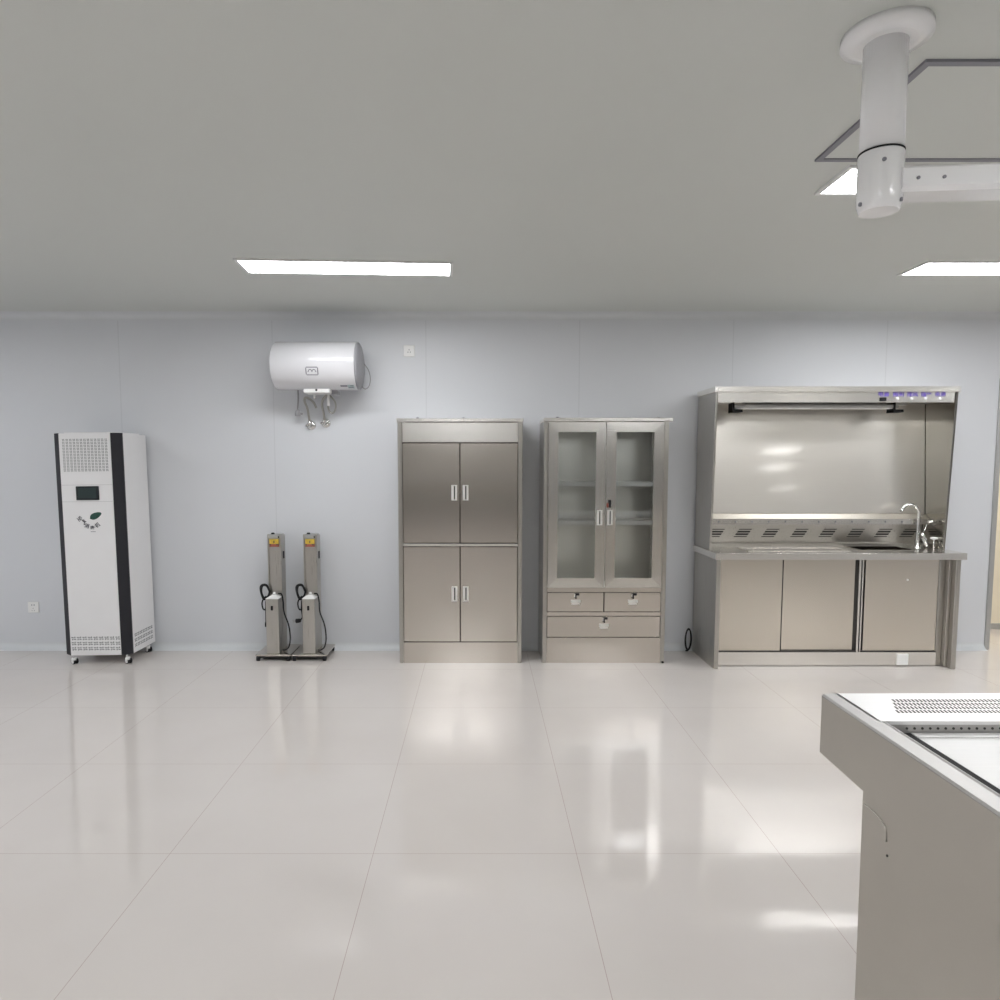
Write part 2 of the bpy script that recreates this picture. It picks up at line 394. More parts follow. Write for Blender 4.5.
# printed emblem: leaf and a curved line of characters
lf = MB().mat(GREEN); pts = []
for k in range(25):
    a = 2*PI*k/24; u = math.cos(a); v = math.sin(a)
    pts.append((u*0.045, v*0.022*(1-0.25*u)))
ca, sa = math.cos(0.42), math.sin(0.42)
lf.prism([(-2.755+p[0]*ca-p[1]*sa, 1.092+p[0]*sa+p[1]*ca) for p in pts[:-1]], 'y', yf-0.0052, yf-0.0035)
lf.prism([(-2.801, 1.070), (-2.789, 1.066), (-2.774, 1.083), (-2.779, 1.088)], 'y', yf-0.0052, yf-0.0035)
lf.build('leaf_emblem', t)
for ch, x, z, r in zip('空气消毒机', (-2.873, -2.846, -2.823, -2.784, -2.746), (1.069, 1.045, 1.016, 1.000, 1.022), (-0.95, -0.62, -0.32, 0.0, 0.55)):
    text('lettering', t, ch, 0.036, (x, yf-0.0050, z), INK, (PI/2, -r, 0))
bx('emblem_underline', t, GREYP, -2.797, -2.761, yf-0.0050, yf-0.0035, 0.974, 0.978)
def caster(parent, x, y, side):
    c = MB().mat(ALU).cyl((x, y, 0.045), (x, y, 0.068), 0.008, seg=12)
    c.mat(WHITE_P).box(x-0.004, x+0.004, y-0.016, y+0.016, 0.030, 0.052, bev=0.003)
    A = Vector((-0.5, -0.87, 0)) if side else Vector((1, 0, 0))       # axle direction
    for s_ in (-1, 1):
        q = Vector((x, y+0.012, 0.022))+A*s_*0.0045
        c.mat(BLACK).lathe([(0, 0.021), (0.011, 0.022), (0.012, 0.0205)], q, A*s_, 24)
        c.mat(WHITE_P).lathe([(0.0115, 0.0165), (0.0135, 0.016), (0.0145, 0.010)], q, A*s_, 20)
    c.mat(WHITE_P).prism([(y-0.014, 0.040), (y-0.006, 0.050), (y+0.018, 0.050), (y+0.030, 0.038), (y+0.034, 0.026), (y+0.030, 0.024), (y-0.010, 0.030)], 'x', x-0.013, x+0.013, 0.002)
    o = c.build('caster', parent); return o
for x, y in ((-2.976, 4.885), (-2.582, 4.885), (-2.582, 5.190), (-2.976, 5.190)): caster(t, x, y, 1)
t.rotation_euler = (0, -0.010, 0)

# ------------------------------------------------------------------ UV lamp trolleys
def uv_cart(x, y, label):
    """x,y: centre of base plate"""
    t = thing('lamp_trolley', label, 'lamp trolley', (x, y, 0), 'ultraviolet lamp trolleys')
    bx('base_plate', t, STEEL, x-0.131, x+0.131, y-0.150, y+0.150, 0.036, 0.050, bev=0.003)
    bx('base_frame', t, DARK, x-0.115, x+0.115, y-0.135, y+0.135, 0.020, 0.037)
    # rear column: open channel with a brown recessed front
    cx0, cx1, cy0, cy1 = x-0.062, x+0.040, y-0.010, y+0.095
    m = MB().mat(STEEL_V).box(cx0, cx1, cy0+0.006, cy1, 0.050, 0.925, bev=0.003)
    m.box(cx0, cx0+0.008, cy0-0.006, cy0+0.010, 0.050, 0.935, bev=0.001); m.box(cx1-0.008, cx1, cy0-0.006, cy0+0.010, 0.050, 0.935, bev=0.001)
    m.build('lamp_column', t)
    bx('column_cap', t, ALU, cx0+0.006, cx1-0.006, cy0-0.004, cy1-0.01, 0.905, 0.932, bev=0.002)
    MB().mat(BLACK).lathe([(0, 0.013), (0.010, 0.013), (0.014, 0.009)], (x-0.030, y+0.02, 0.930), (0, 0, 1), 16).build('cap_knob', t)
    MB().mat(BLACK).box(x+0.018, x+0.026, cy0-0.008, cy0-0.003, 0.905, 0.922).build('catch', t)
    MB().mat(BLACK).box(cx1-0.001, cx1+0.004, y+0.03, y+0.055, 0.745, 0.800).build('hinge', t)
    st = MB().mat(YELLOW).box(x-0.046, x+0.022, cy0-0.008, cy0+0.006, 0.862, 0.897)
    st.mat(RED).box(x-0.046, x+0.022, cy0-0.008, cy0+0.006, 0.840, 0.862)
    st.mat(INK).box(x-0.046, x-0.034, cy0-0.0086, cy0, 0.852, 0.862); st.box(x+0.004, x+0.018, cy0-0.0086, cy0, 0.852, 0.861)
    st.box(x-0.016, x-0.008, cy0-0.0086, cy0, 0.868, 0.886)
    st.build('warning_sticker', t)
    # front lamp box
    fx0, fx1, fy0, fy1 = x-0.052, x+0.042, y-0.125, y-0.030
    bx('lamp_box', t, STEEL_V, fx0, fx1, fy0, fy1, 0.050, 0.462, bev=0.003)
    cp = MB().mat(WHITE_P)
    cp.box(fx0-0.001, fx1+0.001, fy0-0.001, fy1+0.001, 0.462, 0.466)
    a = [cp.bm.verts.new(p) for p in ((fx0, fy0, 0.466), (fx1, fy0, 0.466), (fx1, fy1, 0.466), (fx0, fy1, 0.466))]
    b = [cp.bm.verts.new(p) for p in ((fx0+0.03, fy0+0.05, 0.484), (fx1-0.03, fy0+0.05, 0.484), (fx1-0.03, fy1-0.02, 0.484), (fx0+0.03, fy1-0.02, 0.484))]
    for k in range(4): cp._fin([cp.bm.faces.new((a[k], a[(k+1) % 4], b[(k+1) % 4], b[k]))])
    cp._fin([cp.bm.faces.new(b)])
    cp.cyl(((fx0+fx1)/2, fy1-0.03, 0.482), ((fx0+fx1)/2, fy1-0.03, 0.502), 0.014, 0.010, 16)
    cp.build('box_cap', t)
    MB().mat(BLACK).box(x-0.014, x+0.002, fy0-0.006, fy0+0.002, 0.378, 0.412, bev=0.002).build('rocker_switch', t)
    for px, py in ((-0.112, -0.138), (0.112, -0.138), (-0.112, 0.138), (0.112, 0.138)):
        MB().mat(BLACK).lathe([(-0.013, 0.012), (-0.011, 0.019), (0.011, 0.019), (0.013, 0.012)], (x+px, y+py, 0.019), (1, 0, 0), 20).build('caster_wheel', t)
    return t
U1, U2 = (-1.540, 5.108), (-1.270, 5.108)
c1 = uv_cart(*U1, 'steel ultraviolet lamp trolley nearer the tall white cabinet')
c2 = dup(c1, loc=(U2[0], U2[1], 0)); c2['label'] = 'steel ultraviolet lamp trolley nearer the steel cupboard, plug dangling at its side'
# cords (each trolley's own shape)
def cord(t, u, plug):
    x, y = u
    m = MB().mat(BLACK)
    m.tube([(x+0.02, y-0.045, 0.490), (x+0.046, y-0.050, 0.485), (x+0.060, y-0.06, 0.43), (x+0.068, y-0.07, 0.35), (x+0.100, y-0.075, 0.26), (x+0.110, y-0.07, 0.16), (x+0.095, y-0.06, 0.085), (x+0.065, y-0.06, 0.060), (x+0.046, y-0.05, 0.057)], 0.0055)
    # coiled bundle hooked on the column's left edge
    for k in range(3):
        e = 0.006*k
        m.tube([(x-0.050, y-0.02, 0.49+e), (x-0.070, y-0.035-e, 0.545+e), (x-0.100-e, y-0.04, 0.545), (x-0.108, y-0.04-e, 0.50), (x-0.090, y-0.04, 0.455-e), (x-0.060, y-0.036, 0.470), (x-0.052, y-0.03, 0.495)], 0.0068, 8)
    m.tube([(x-0.085, y-0.045, 0.465), (x-0.104, y-0.045, 0.42), (x-0.098, y-0.045, 0.375), (x-0.080, y-0.045, 0.37), (x-0.074, y-0.04, 0.43), (x-0.078, y-0.04, 0.47)], 0.0055, 8)
    if plug:
        m.tube([(x-0.074, y-0.045, 0.43), (x-0.076, y-0.045, 0.36), (x-0.072, y-0.045, 0.31), (x-0.088, y-0.05, 0.285)], 0.0055, 8)
        m.lathe([(0, 0.009), (0.008, 0.015), (0.036, 0.017), (0.040, 0.013)], (x-0.082, y-0.05, 0.285), (-1, 0, -0.12), 14)
        m.mat(ALU)
        m.box(x-0.145, x-0.120, y-0.053, y-0.049, 0.284, 0.289); m.box(x-0.143, x-0.120, y-0.053, y-0.049, 0.272, 0.277)
    else:
        m.tube([(x-0.076, y-0.045, 0.43), (x-0.077, y-0.045, 0.36), (x-0.078, y-0.045, 0.27)], 0.005, 8)
        m.cyl((x-0.078, y-0.045, 0.27), (x-0.078, y-0.045, 0.235), 0.008, 0.009, 12)
    return m.build('power_cord', t)
cord(c1, U1, False); cord(c2, U2, True)

# ------------------------------------------------------------------ cupboards
def recessed_handle(parent, x0, x1, z0, z1, y):
    m = MB().mat(NICKEL).frame(x0, x1, z0, z1, 0.007, y-0.006, y+0.002, 0.001)
    w = x1-x0
    m.box(x0+0.007, x0+w*0.42, y-0.004, y, z0+0.006, z1-0.006); m.box(x1-w*0.36, x1-0.006, y-0.007, y, z0+0.006, z1-0.006, bev=0.001)
    m.mat(DARK).box(x0+0.006, x1-0.006, y-0.0015, y+0.002, z0+0.006, z1-0.006)
    return m.build('handle', parent)

# solid four-door cupboard
X0, X1, YF, YBk = -0.592, 0.306, 4.913, 5.262
t = thing('storage_cupboard', 'tall stainless steel cupboard with four solid doors', 'cupboard', ((X0+X1)/2, 5.09, 0))
b = MB().mat(STEEL_V).box(X0, X0+0.030, YF, YBk, 0.0, 1.765, bev=0.002); b.box(X1-0.030, X1, YF, YBk, 0.0, 1.765, bev=0.002)
b.mat(STEEL).box(X0+0.03, X1-0.03, YBk-0.012, YBk, 0.02, 1.765)
b.mat(DARK).box(X0+0.03, X1-0.03, YF+0.02, YBk-0.012, 0.03, 1.75)
b.build('carcass', t)
bx('top_lid', t, STEEL_H, X0-0.006, X1+0.004, YF-0.008, YBk, 1.765, 1.788, bev=0.002)
bx('header_panel', t, STEEL_H, X0+0.032, X1-0.032, YF+0.002, YF+0.02, 1.618, 1.760, bev=0.002)
bx('middle_rail', t, STEEL_H, X0+0.030, X1-0.030, YF-0.004, YF+0.02, 0.866, 0.885, bev=0.002)
bx('kick_panel', t, STEEL, X0+0.030, X1-0.030, YF, YF+0.02, 0.0, 0.155)
xm = -0.145
for (a, c) in ((X0+0.034, xm-0.003), (xm+0.003, X1-0.034)):
    for (za, zb) in ((0.891, 1.611), (0.159, 0.860)):
        d = bx('door', t, STEEL, a, c, YF, YF+0.018, za, zb, bev=0.003)
        hz = (1.20, 1.312) if za > 0.5 else (0.462, 0.570)
        if a < xm-0.1: recessed_handle(d, xm-0.062, xm-0.020, *hz, YF)
        else: recessed_handle(d, xm+0.020, xm+0.062, *hz, YF)
m = MB().mat(GREYP)
for xx in (-0.45, -0.12):
    o = MB().mat(GREYP).lathe([(0, 0.012), (0.006, 0.012), (0.012, 0.007)], (xx, YF+0.03, 1.787), (0, 0, 1), 12).build('lifting_bolt', t)

# glazed cupboard with drawers
X0, X1 = 0.459, 1.357
t = thing('display_cupboard', 'tall stainless steel cupboard with two glass doors above three drawers', 'cupboard', ((X0+X1)/2, 5.09, 0))
xm = (X0+X1)/2
b = MB().mat(STEEL_V).box(X0, X0+0.030, YF, YBk, 0, 1.768, bev=0.002); b.box(X1-0.030, X1, YF, YBk, 0, 1.768, bev=0.002)
b.mat(STEEL_C).box(X0+0.03, X1-0.03, YBk-0.012, YBk, 0.02, 1.768); b.box(X0+0.03, X1-0.03, YF+0.02, YBk-0.012, 0.535, 0.553)
b.mat(DARK).box(X0+0.03, X1-0.03, YF+0.03, YBk-0.012, 0.02, 0.535)
b.build('carcass', t)
bx('top_lid', t, STEEL_H, X0-0.004, X1+0.024, YF-0.010, YBk, 1.768, 1.792, bev=0.002)
for za, zb in ((0.528, 0.560), (0.352, 0.380)): bx('rail', t, STEEL, X0+0.030, X1-0.030, YF+0.001, YF+0.03, za, zb, bev=0.001)
bx('kick_panel', t, STEEL, X0+0.030, X1-0.030, YF+0.001, YF+0.02, 0.0, 0.190, bev=0.002)
def lock(parent, x, z, y):
    m = MB().mat(NICKEL).lathe([(0, 0.011), (0.008, 0.010)], (x, y, z), (0, -1, 0), 16)
    m.mat(BLACK).box(x-0.004, x+0.004, y-0.024, y-0.008, z-0.018, z+0.012); m.box(x, x+0.024, y-0.022, y-0.016, z+0.006, z+0.022)
    o = m.build('lock', parent)
    n = MB().mat(NICKEL).box(x-0.034, x+0.036, y-0.010, y, z-0.052, z-0.030, bev=0.002); n.box(x-0.028, x+0.030, y-0.008, y, z-0.066, z-0.056, bev=0.002)
    n.build('pull', parent)
for a, c in ((X0+0.034, xm-0.003), (xm+0.003, X1-0.034)):
    d = bx('drawer', t, STEEL, a, c, YF, YF+0.020, 0.383, 0.525, bev=0.003); lock(d, (a+c)/2, 0.502, YF)
d = bx('drawer', t, STEEL, X0+0.034, X1-0.034, YF, YF+0.020, 0.194, 0.348, bev=0.003); lock(d, xm, 0.324, YF)
for side, a, c in (('l', X0+0.034, xm-0.003), ('r', xm+0.003, X1-0.034)):
    za, zb = 0.563, 1.762; wf = 0.070
    d = MB().mat(STEEL_H).frame(a, c, za, zb, wf, YF-0.002, YF+0.018, 0.0, STEEL_F).build('door', t)
    bx('glass_pane', d, GLASS, a+wf-0.006, c-wf+0.006, YF+0.006, YF+0.010, za+wf-0.006, zb-wf+0.006)
    if side == 'l': recessed_handle(d, xm-0.062, xm-0.022, 1.020, 1.130, YF-0.002)
    else:
        recessed_handle(d, xm+0.014, xm+0.052, 1.020, 1.130, YF-0.002)
        k = MB().mat(NICKEL).lathe([(0, 0.012), (0.008, 0.011)], (xm+0.030, YF-0.002, 1.165), (0, -1, 0), 16)
        k.mat(BLACK).box(xm+0.022, xm+0.036, YF-0.030, YF-0.010, 1.150, 1.205, bev=0.003); k.mat(RED).box(xm+0.010, xm+0.020, YF-0.018, YF-0.014, 1.150, 1.180)
        k.build('door_lock', d)
for z in (1.024, 1.306):
    s = MB().mat(SHELF).box(X0+0.034, X1-0.034, YF+0.045, YBk-0.014, z+0.010, z+0.024); s.box(X0+0.034, X1-0.034, YF+0.035, YF+0.047, z-0.006, z+0.028, bev=0.002)
    s.build('shelf', t)
for xx in (X0+0.032, X1-0.044):
    for yy in (YF+0.10, YBk-0.07):
        p = MB().mat(STEEL_V).box(xx, xx+0.012, yy, yy+0.024, 0.56, 1.75); p.mat(DARK)
        for k in range(28): p.box(xx-0.0006 if xx > 1 else xx+0.011, xx+0.0126 if xx < 1 else xx+0.001, yy+0.008, yy+0.016, 0.60+k*0.04, 0.615+k*0.04)
        p.build('shelf_strip', t)
for xx in (0.56, 1.29):
    MB().mat(GREYP).lathe([(0, 0.012), (0.006, 0.012), (0.012, 0.007)], (xx, YF+0.03, 1.791), (0, 0, 1), 12).build('lifting_bolt', t)
MB().mat(BLACK).box(X1-0.020, X1-0.004, YF-0.008, YF+0.004, 0.001, 0.014, bev=0.002).build('corner_foot', t)

# ------------------------------------------------------------------ steel sink station
A0, A1 = 1.672, 3.402; Yf = 4.765; Yb = 5.262; ZT = 0.836
t = thing('sink_station', 'wide stainless steel workstation with tall ventilated hood, faucet and sliding doors', 'sink workstation', ((A0+A1)/2, 5.01, 0))
bx('side_panel', t, STEEL_V, A0, A0+0.032, Yf, Yb, 0, ZT-0.045, bev=0.002)
bx('side_panel', t, STEEL_V, A1-0.036, A1, Yf, Yb, 0, ZT-0.045, bev=0.002)
# countertop with sink cut-out, front apron
SX0, SX1, SY0, SY1 = 2.775, 3.150, 4.915, 5.125
c = MB().mat(STEEL_H)
c.box(A0-0.012, SX0, Yf-0.006, Yb, ZT-0.014, ZT); c.box(SX1, A1+0.030, Yf-0.006, Yb, ZT-0.014, ZT)
c.box(SX0, SX1, Yf-0.006, SY0, ZT-0.014, ZT); c.box(SX0, SX1, SY1, Yb, ZT-0.014, ZT)
c.box(A0-0.012, A1+0.030, Yf-0.014, Yf-0.006, ZT-0.046, ZT, bev=0.001)
c.box(A1+0.018, A1+0.030, Yf-0.006, Yb, ZT-0.046, ZT-0.014); c.box(A0-0.012, A0, Yf-0.006, Yb, ZT-0.046, ZT-0.014)
c.box(A0+0.25, SX0-0.10, Yf+0.09, Yf+0.10, ZT, ZT+0.006); c.box(A0+0.25, SX0-0.10, Yb-0.22, Yb-0.21, ZT, ZT+0.006)
c.box(A0+0.25, A0+0.26, Yf+0.09, Yb-0.21, ZT, ZT+0.006); c.box(SX0-0.11, SX0-0.10, Yf+0.09, Yb-0.21, ZT, ZT+0.006)
c.build('countertop', t)
k = MB().mat(STEEL)
k.box(SX0-0.010, SX0, SY0, SY1, ZT-0.19, ZT+0.004); k.box(SX1, SX1+0.010, SY0, SY1, ZT-0.19, ZT+0.004)
k.box(SX0-0.01, SX1+0.01, SY0-0.010, SY0, ZT-0.19, ZT+0.004); k.box(SX0-0.01, SX1+0.01, SY1, SY1+0.010, ZT-0.19, ZT+0.004); k.box(SX0-0.01, SX1+0.01, SY0-0.01, SY1+0.01, ZT-0.2, ZT-0.19)
k.mat(DARK).cyl(((SX0+SX1)/2, (SY0+SY1)/2, ZT-0.189), ((SX0+SX1)/2, (SY0+SY1)/2, ZT-0.185), 0.04)
k.build('sink_basin', t)
YD = 4.842
bx('cabinet_interior', t, DARK, A0+0.034, A1-0.04, YD+0.055, Yb-0.002, 0.005, 0.62)
bx('kick_panel', t, STEEL_H, A0+0.034, A1-0.100, YD-0.010, YD+0.04, 0.006, 0.104)
f = MB().mat(STEEL_V); f.box(A1-0.100, A1-0.040, YD-0.002, YD+0.03, 0.006, ZT-0.050, bev=0.003); f.box(A1-0.058, A1-0.036, YD-0.040, YD-0.004, 0.006, ZT-0.050, bev=0.003)
f.build('end_post', t)
bx('upper_track', t, STEEL_V, A0+0.034, A1-0.100, YD+0.036, YD+0.052, 0.772, ZT-0.016)
bx('sliding_door', t, STEEL_S, 1.708, 2.176, YD, YD+0.012, 0.112, 0.786, bev=0.002)
d2 = bx('sliding_door', t, STEEL_S, 2.184, 2.708, YD+0.018, YD+0.030, 0.110, 0.786, bev=0.002)
bx('edge_gap', t, DARK, 2.708, 2.726, YD+0.020, YD+0.028, 0.106, 0.786)
bx('door_channel', t, STEEL_H, 2.726, 2.740, YD-0.003, YD+0.030, 0.104, 0.786, bev=0.001)
bx('door_channel', t, STEEL_H, 2.748, 2.758, YD-0.005, YD+0.030, 0.104, 0.786, bev=0.001)
d3 = bx('sliding_door', t, STEEL_S, 2.772, 3.296, YD-0.004, YD+0.010, 0.114, 0.786, bev=0.002)
MB().mat(PAPER).lathe([(0, 0.007), (0.002, 0.006)], (3.075, YD-0.004, 0.632), (0, -1, 0), 12).build('door_stud', d3)
bx('door_sill_gap', t, DARK, 2.758, 3.300, YD-0.010, YD+0.02, 0.104, 0.112)
bx('door_sill_gap', t, DARK, 1.706, 2.726, YD-0.010, YD+0.017, 0.104, 0.109)
bx('door_edge_gap', t, DARK, 2.176, 2.184, YD+0.004, YD+0.02, 0.110, 0.786)
bx('cover_plate', t, PAPER, 3.018, 3.100, YD-0.018, YD-0.009, 0.012, 0.092, bev=0.002)
# hood above the counter
HT = 2.010; hy_t, hy_b = 4.872, 4.925
for (x0, x1) in ((A0, A0+0.016), (A1-0.026, A1-0.010)):
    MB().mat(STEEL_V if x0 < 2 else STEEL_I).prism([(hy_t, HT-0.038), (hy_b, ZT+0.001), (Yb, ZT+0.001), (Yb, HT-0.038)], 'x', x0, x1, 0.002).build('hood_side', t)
bx('hood_roof', t, STEEL_H, A0-0.010, A1-0.002, hy_t-0.012, Yb, HT-0.038, HT, bev=0.002)
bx('fascia', t, STEEL_H, A0+0.018, A1-0.034, hy_t+0.004, hy_t+0.020, 1.899, HT-0.038, bev=0.001)
bx('soffit', t, STEEL_V, A0+0.016, A1-0.03, hy_t+0.020, Yb-0.02, 1.915, 1.922)
# inclined back panel
MB().mat(STEEL_B).prism([(5.205, 1.915), (5.145, 1.088), (5.157, 1.087), (5.217, 1.915)], 'x', A0+0.016, A1-0.030).build('backsplash', t)
l = MB().mat(STEEL_H).prism([(5.150, 1.088), (5.085, 1.052), (5.085, 1.010), (5.092, 1.010), (5.092, 1.048), (5.150, 1.078)], 'x', A0+0.016, A1-0.030)
l.mat(GREYP)
for i in range(12): l.cyl((A0+0.12+i*0.125, 5.086, 1.030), (A0+0.12+i*0.125, 5.0825, 1.030), 0.006, seg=10)
l.build('ledge', t)
v = MB().mat(STEEL_V).prism([(5.160, 1.050), (5.178, ZT+0.030), (5.140, ZT+0.022), (5.140, ZT+0.001), (5.215, ZT+0.001), (5.215, 1.050)], 'x', A0+0.016, A1-0.030)
v.mat(DARK)
vents = (1.800, 2.006, 2.216, 2.438, 2.654, 2.868, 3.078, 3.272)
for x in vents:
    for j in range(4):
        z = 0.966-j*0.0190; y = 5.160+(1.05-z)/(1.05-ZT-0.03)*0.018
        sk = -j*0.012
        hw = 0.052; hh = 0.0030 if j in (0, 3) else 0.0062
        x0 = max(x-hw+sk+0.02, A0+0.02); x1 = min(x+hw+sk+0.02, A1-0.034)
        v.prism([(x0, z-hh), (x1-0.008, z-hh), (x1, z+hh), (x0+0.008, z+hh)], 'y', y-0.004, y+0.004)
v.build('vent_panel', t)
lb = MB().mat(ALU).box(1.835, 3.030, 4.965, 5.040, 1.868, 1.893, bev=0.004); lb.mat(WHITE_P).box(1.85, 3.015, 4.975, 5.03, 1.862, 1.870, bev=0.002)
lb.mat(ALU).box(1.95, 3.14, 5.045, 5.12, 1.895, 1.914, bev=0.003)
lb = lb.build('lamp_bar', t)
for x in (1.826, 2.990): MB().mat(BLACK).box(x, x+0.012, 4.955, 5.05, 1.835, 1.905, bev=0.002).box(x, x+0.075, 4.960, 5.045, 1.836, 1.856, bev=0.003).build('lamp_bracket', lb)
for x, tx in zip((2.862, 2.968, 3.067, 3.166, 3.265), ('电源', '照明', '排风', '插座', '杀菌')):
    text('lettering', t, tx, 0.040, (x, hy_t+0.0030, 1.955), PURPLE)
MB().mat(BLACK).box(2.838, 2.880, hy_t-0.006, hy_t+0.005, 1.908, 1.934, bev=0.002).build('rocker_switch', t)
for x in (2.962, 3.062, 3.160, 3.262): MB().mat(PAPER).lathe([(0, 0.011), (0.006, 0.010), (0.009, 0.005)], (x, hy_t+0.004, 1.926), (0, -1, 0), 14).build('push_button', t)
# faucet, valve, knob on the right
fa = MB().mat(CHROME).lathe([(0, 0.028), (0.008, 0.027), (0.012, 0.018), (0.06, 0.017)], (3.268, 5.055, ZT), (0, 0, 1), 24)
pts = [(3.268, 5.055, ZT+0.05), (3.270, 5.055, 0.95), (3.270, 5.052, 1.06)]
for k in range(1, 10):
    a = PI*0.86*k/9
    pts.append((3.193+0.077*math.cos(a), 5.05-0.02*k/9, 1.075+0.088*math.sin(a)))
fa.tube(pts, 0.0115, 14)
fa.build('faucet', t)
MB().mat(CHROME).lathe([(0, 0.012), (0.03, 0.017), (0.10, 0.016), (0.115, 0.010)], (3.285, 5.035, 0.955), (0.38, -0.1, -1), 18).build('faucet_lever', t)
MB().mat(CHROME).lathe([(0, 0.006), (0.070, 0.006)], (3.358, 5.00, ZT), (0, 0, 1), 12).mat(PAPER).lathe([(0.070, 0.010), (0.074, 0.024), (0.084, 0.024), (0.088, 0.012)], (3.358, 5.00, ZT), (0, 0, 1), 20).build('push_knob', t)
MB().mat(CHROME).cyl((3.368, 4.99, 1.042), (3.300, 4.99, 1.038), 0.009, seg=12).mat(BLACK).lathe([(0, 0.012), (0.012, 0.018), (0.030, 0.016)], (3.386, 4.975, 1.058), (1, 0, 0.1), 16).build('side_valve', t)
MB().mat(CHROME).tube([(3.315, 5.06, 0.95), (3.335, 5.07, 0.98), (3.36, 5.09, 1.02)], 0.0025, 8).build('pull_rod', t)

# black cable coil on the floor between wall and station
m = MB().mat(BLACK)
for k in range(2):
    pts = [(1.622+0.030*math.sin(2*PI*i/14)*(1-0.1*k), 5.205+0.022*math.sin(2*PI*i/14), 0.098+0.082*math.cos(2*PI*i/14)+0.006*k) for i in range(15)]
    m.tube(pts, 0.0055, 8)
m.tube([(1.622, 5.205, 0.016), (1.620, 5.215, 0.008), (1.610, 5.225, 0.0075)], 0.0055, 8)
tag(m.build('power_cable', loc=(1.64, 5.2, 0)), 'small loop of black cable hanging beside the sink workstation', 'cable')

# ------------------------------------------------------------------ water heater
wy, wz, R = 5.075, 2.180, 0.174
t = thing('water_heater', 'white horizontal cylindrical water heater mounted high on the wall', 'water heater', (-1.22, wy, wz))
MB().mat(TANK).lathe([(0, 0.0), (0.005, 0.06), (0.013, 0.115), (0.024, 0.150), (0.036, R-0.004), (0.042, R), (0.632, R), (0.634, R-0.002)], (-1.532, wy, wz), (1, 0, 0), 64).build('tank', t)
MB().mat(GREYCAP).lathe([(0, R-0.001), (0.010, R-0.003), (0.022, 0.150), (0.034, 0.100), (0.040, 0.0)], (-0.898, wy, wz), (1, 0, 0), 64).build('end_cap', t)
bx('wall_bracket', t, ALU, -1.40, -1.05, wy+0.13, YW-0.001, wz-0.02, wz+0.10, bev=0.004)
# badge on the front of the tank: outlined rounded plate with a mark
def on_tank(z): return wy-math.sqrt(max(0, R*R-(z-wz)**2))
bz = 2.129; by = on_tank(bz)
bd = MB()
ang = math.asin((bz-wz)/R)
def tank_patch(m, x0, x1, z0, z1, lift=0.001, n=4):
    rows = []
    for k in range(n+1):
        z = z0+(z1-z0)*k/n; a = math.asin((z-wz)/R)
        for rr in (R+lift,):
            rows.append([m.bm.verts.new((x, wy-rr*math.cos(a), wz+rr*math.sin(a))) for x in (x0, x1)]+[m.bm.verts.new((x, wy-(R-0.002)*math.cos(a), wz+(R-0.002)*math.sin(a))) for x in (x0, x1)])
    fs = []
    for a, b in zip(rows, rows[1:]):
        fs += [m.bm.faces.new((a[0], a[1], b[1], b[0])), m.bm.faces.new((a[2], b[2], b[3], a[3])), m.bm.faces.new((a[0], b[0], b[2], a[2])), m.bm.faces.new((a[1], a[3], b[3], b[1]))]
    fs += [m.bm.faces.new((rows[0][0], rows[0][2], rows[0][3], rows[0][1])), m.bm.faces.new((rows[-1][0], rows[-1][1], rows[-1][3], rows[-1][2]))]
    m._fin(fs)
bd.mat(GREYP)
bx0, bx1, bz0, bz1 = -1.244, -1.152, 2.095, 2.153
tank_patch(bd, bx0+0.006, bx1-0.006, bz1-0.007, bz1); tank_patch(bd, bx0+0.006, bx1-0.006, bz0, bz0+0.006)
tank_patch(bd, bx0, bx0+0.008, bz0+0.006, bz1-0.006); tank_patch(bd, bx1-0.008, bx1, bz0+0.005, bz1-0.006)
for k in range(6):      # small arches inside the outline
    a0 = k/6*PI; 
    for cx in (-1.211, -1.184):
        x = cx+0.014*math.cos(a0+0.25); z = 2.116+0.018*math.sin(a0+0.25)
        tank_patch(bd, x-0.004, x+0.004, z-0.0035, z+0.0035, n=1)
bd.build('badge', t)
sk = MB().mat(GREYP); tank_patch(sk, -1.012, -0.962, 2.023, 2.032, n=2); sk.mat(TEAL); tank_patch(sk, -0.960, -0.912, 2.014, 2.034, 0.0012, 3)
sk.mat(GREYP); tank_patch(sk, -0.940, -0.918, 2.027, 2.031, 0.002, 1); tank_patch(sk, -0.955, -0.918, 2.017, 2.021, 0.002, 1); sk.build('rating_label', t)
cb = bx('control_box', t, WHITE_P, -1.286, -1.096, 5.010, 5.140, 1.980, 2.010, bev=0.003)
MB().mat(BLACK).cyl((-1.192, 5.011, 2.000), (-1.192, 5.005, 2.000), 0.008, seg=14).build('indicator', cb)
bx('pipe_cover', t, GREYCAP, -1.10, -1.05, 5.08, 5.16, 1.975, 2.02, bev=0.004)
MB().mat(CHROME).cyl((-1.232, 5.12, 1.985), (-1.232, 5.12, 1.945), 0.010, seg=14).build('inlet_pipe', t)
MB().mat(WHITE_P).cyl((-1.138, 5.16, 2.0), (-1.138, 5.16, 1.900), 0.009, seg=14).build('drain_pipe', t)
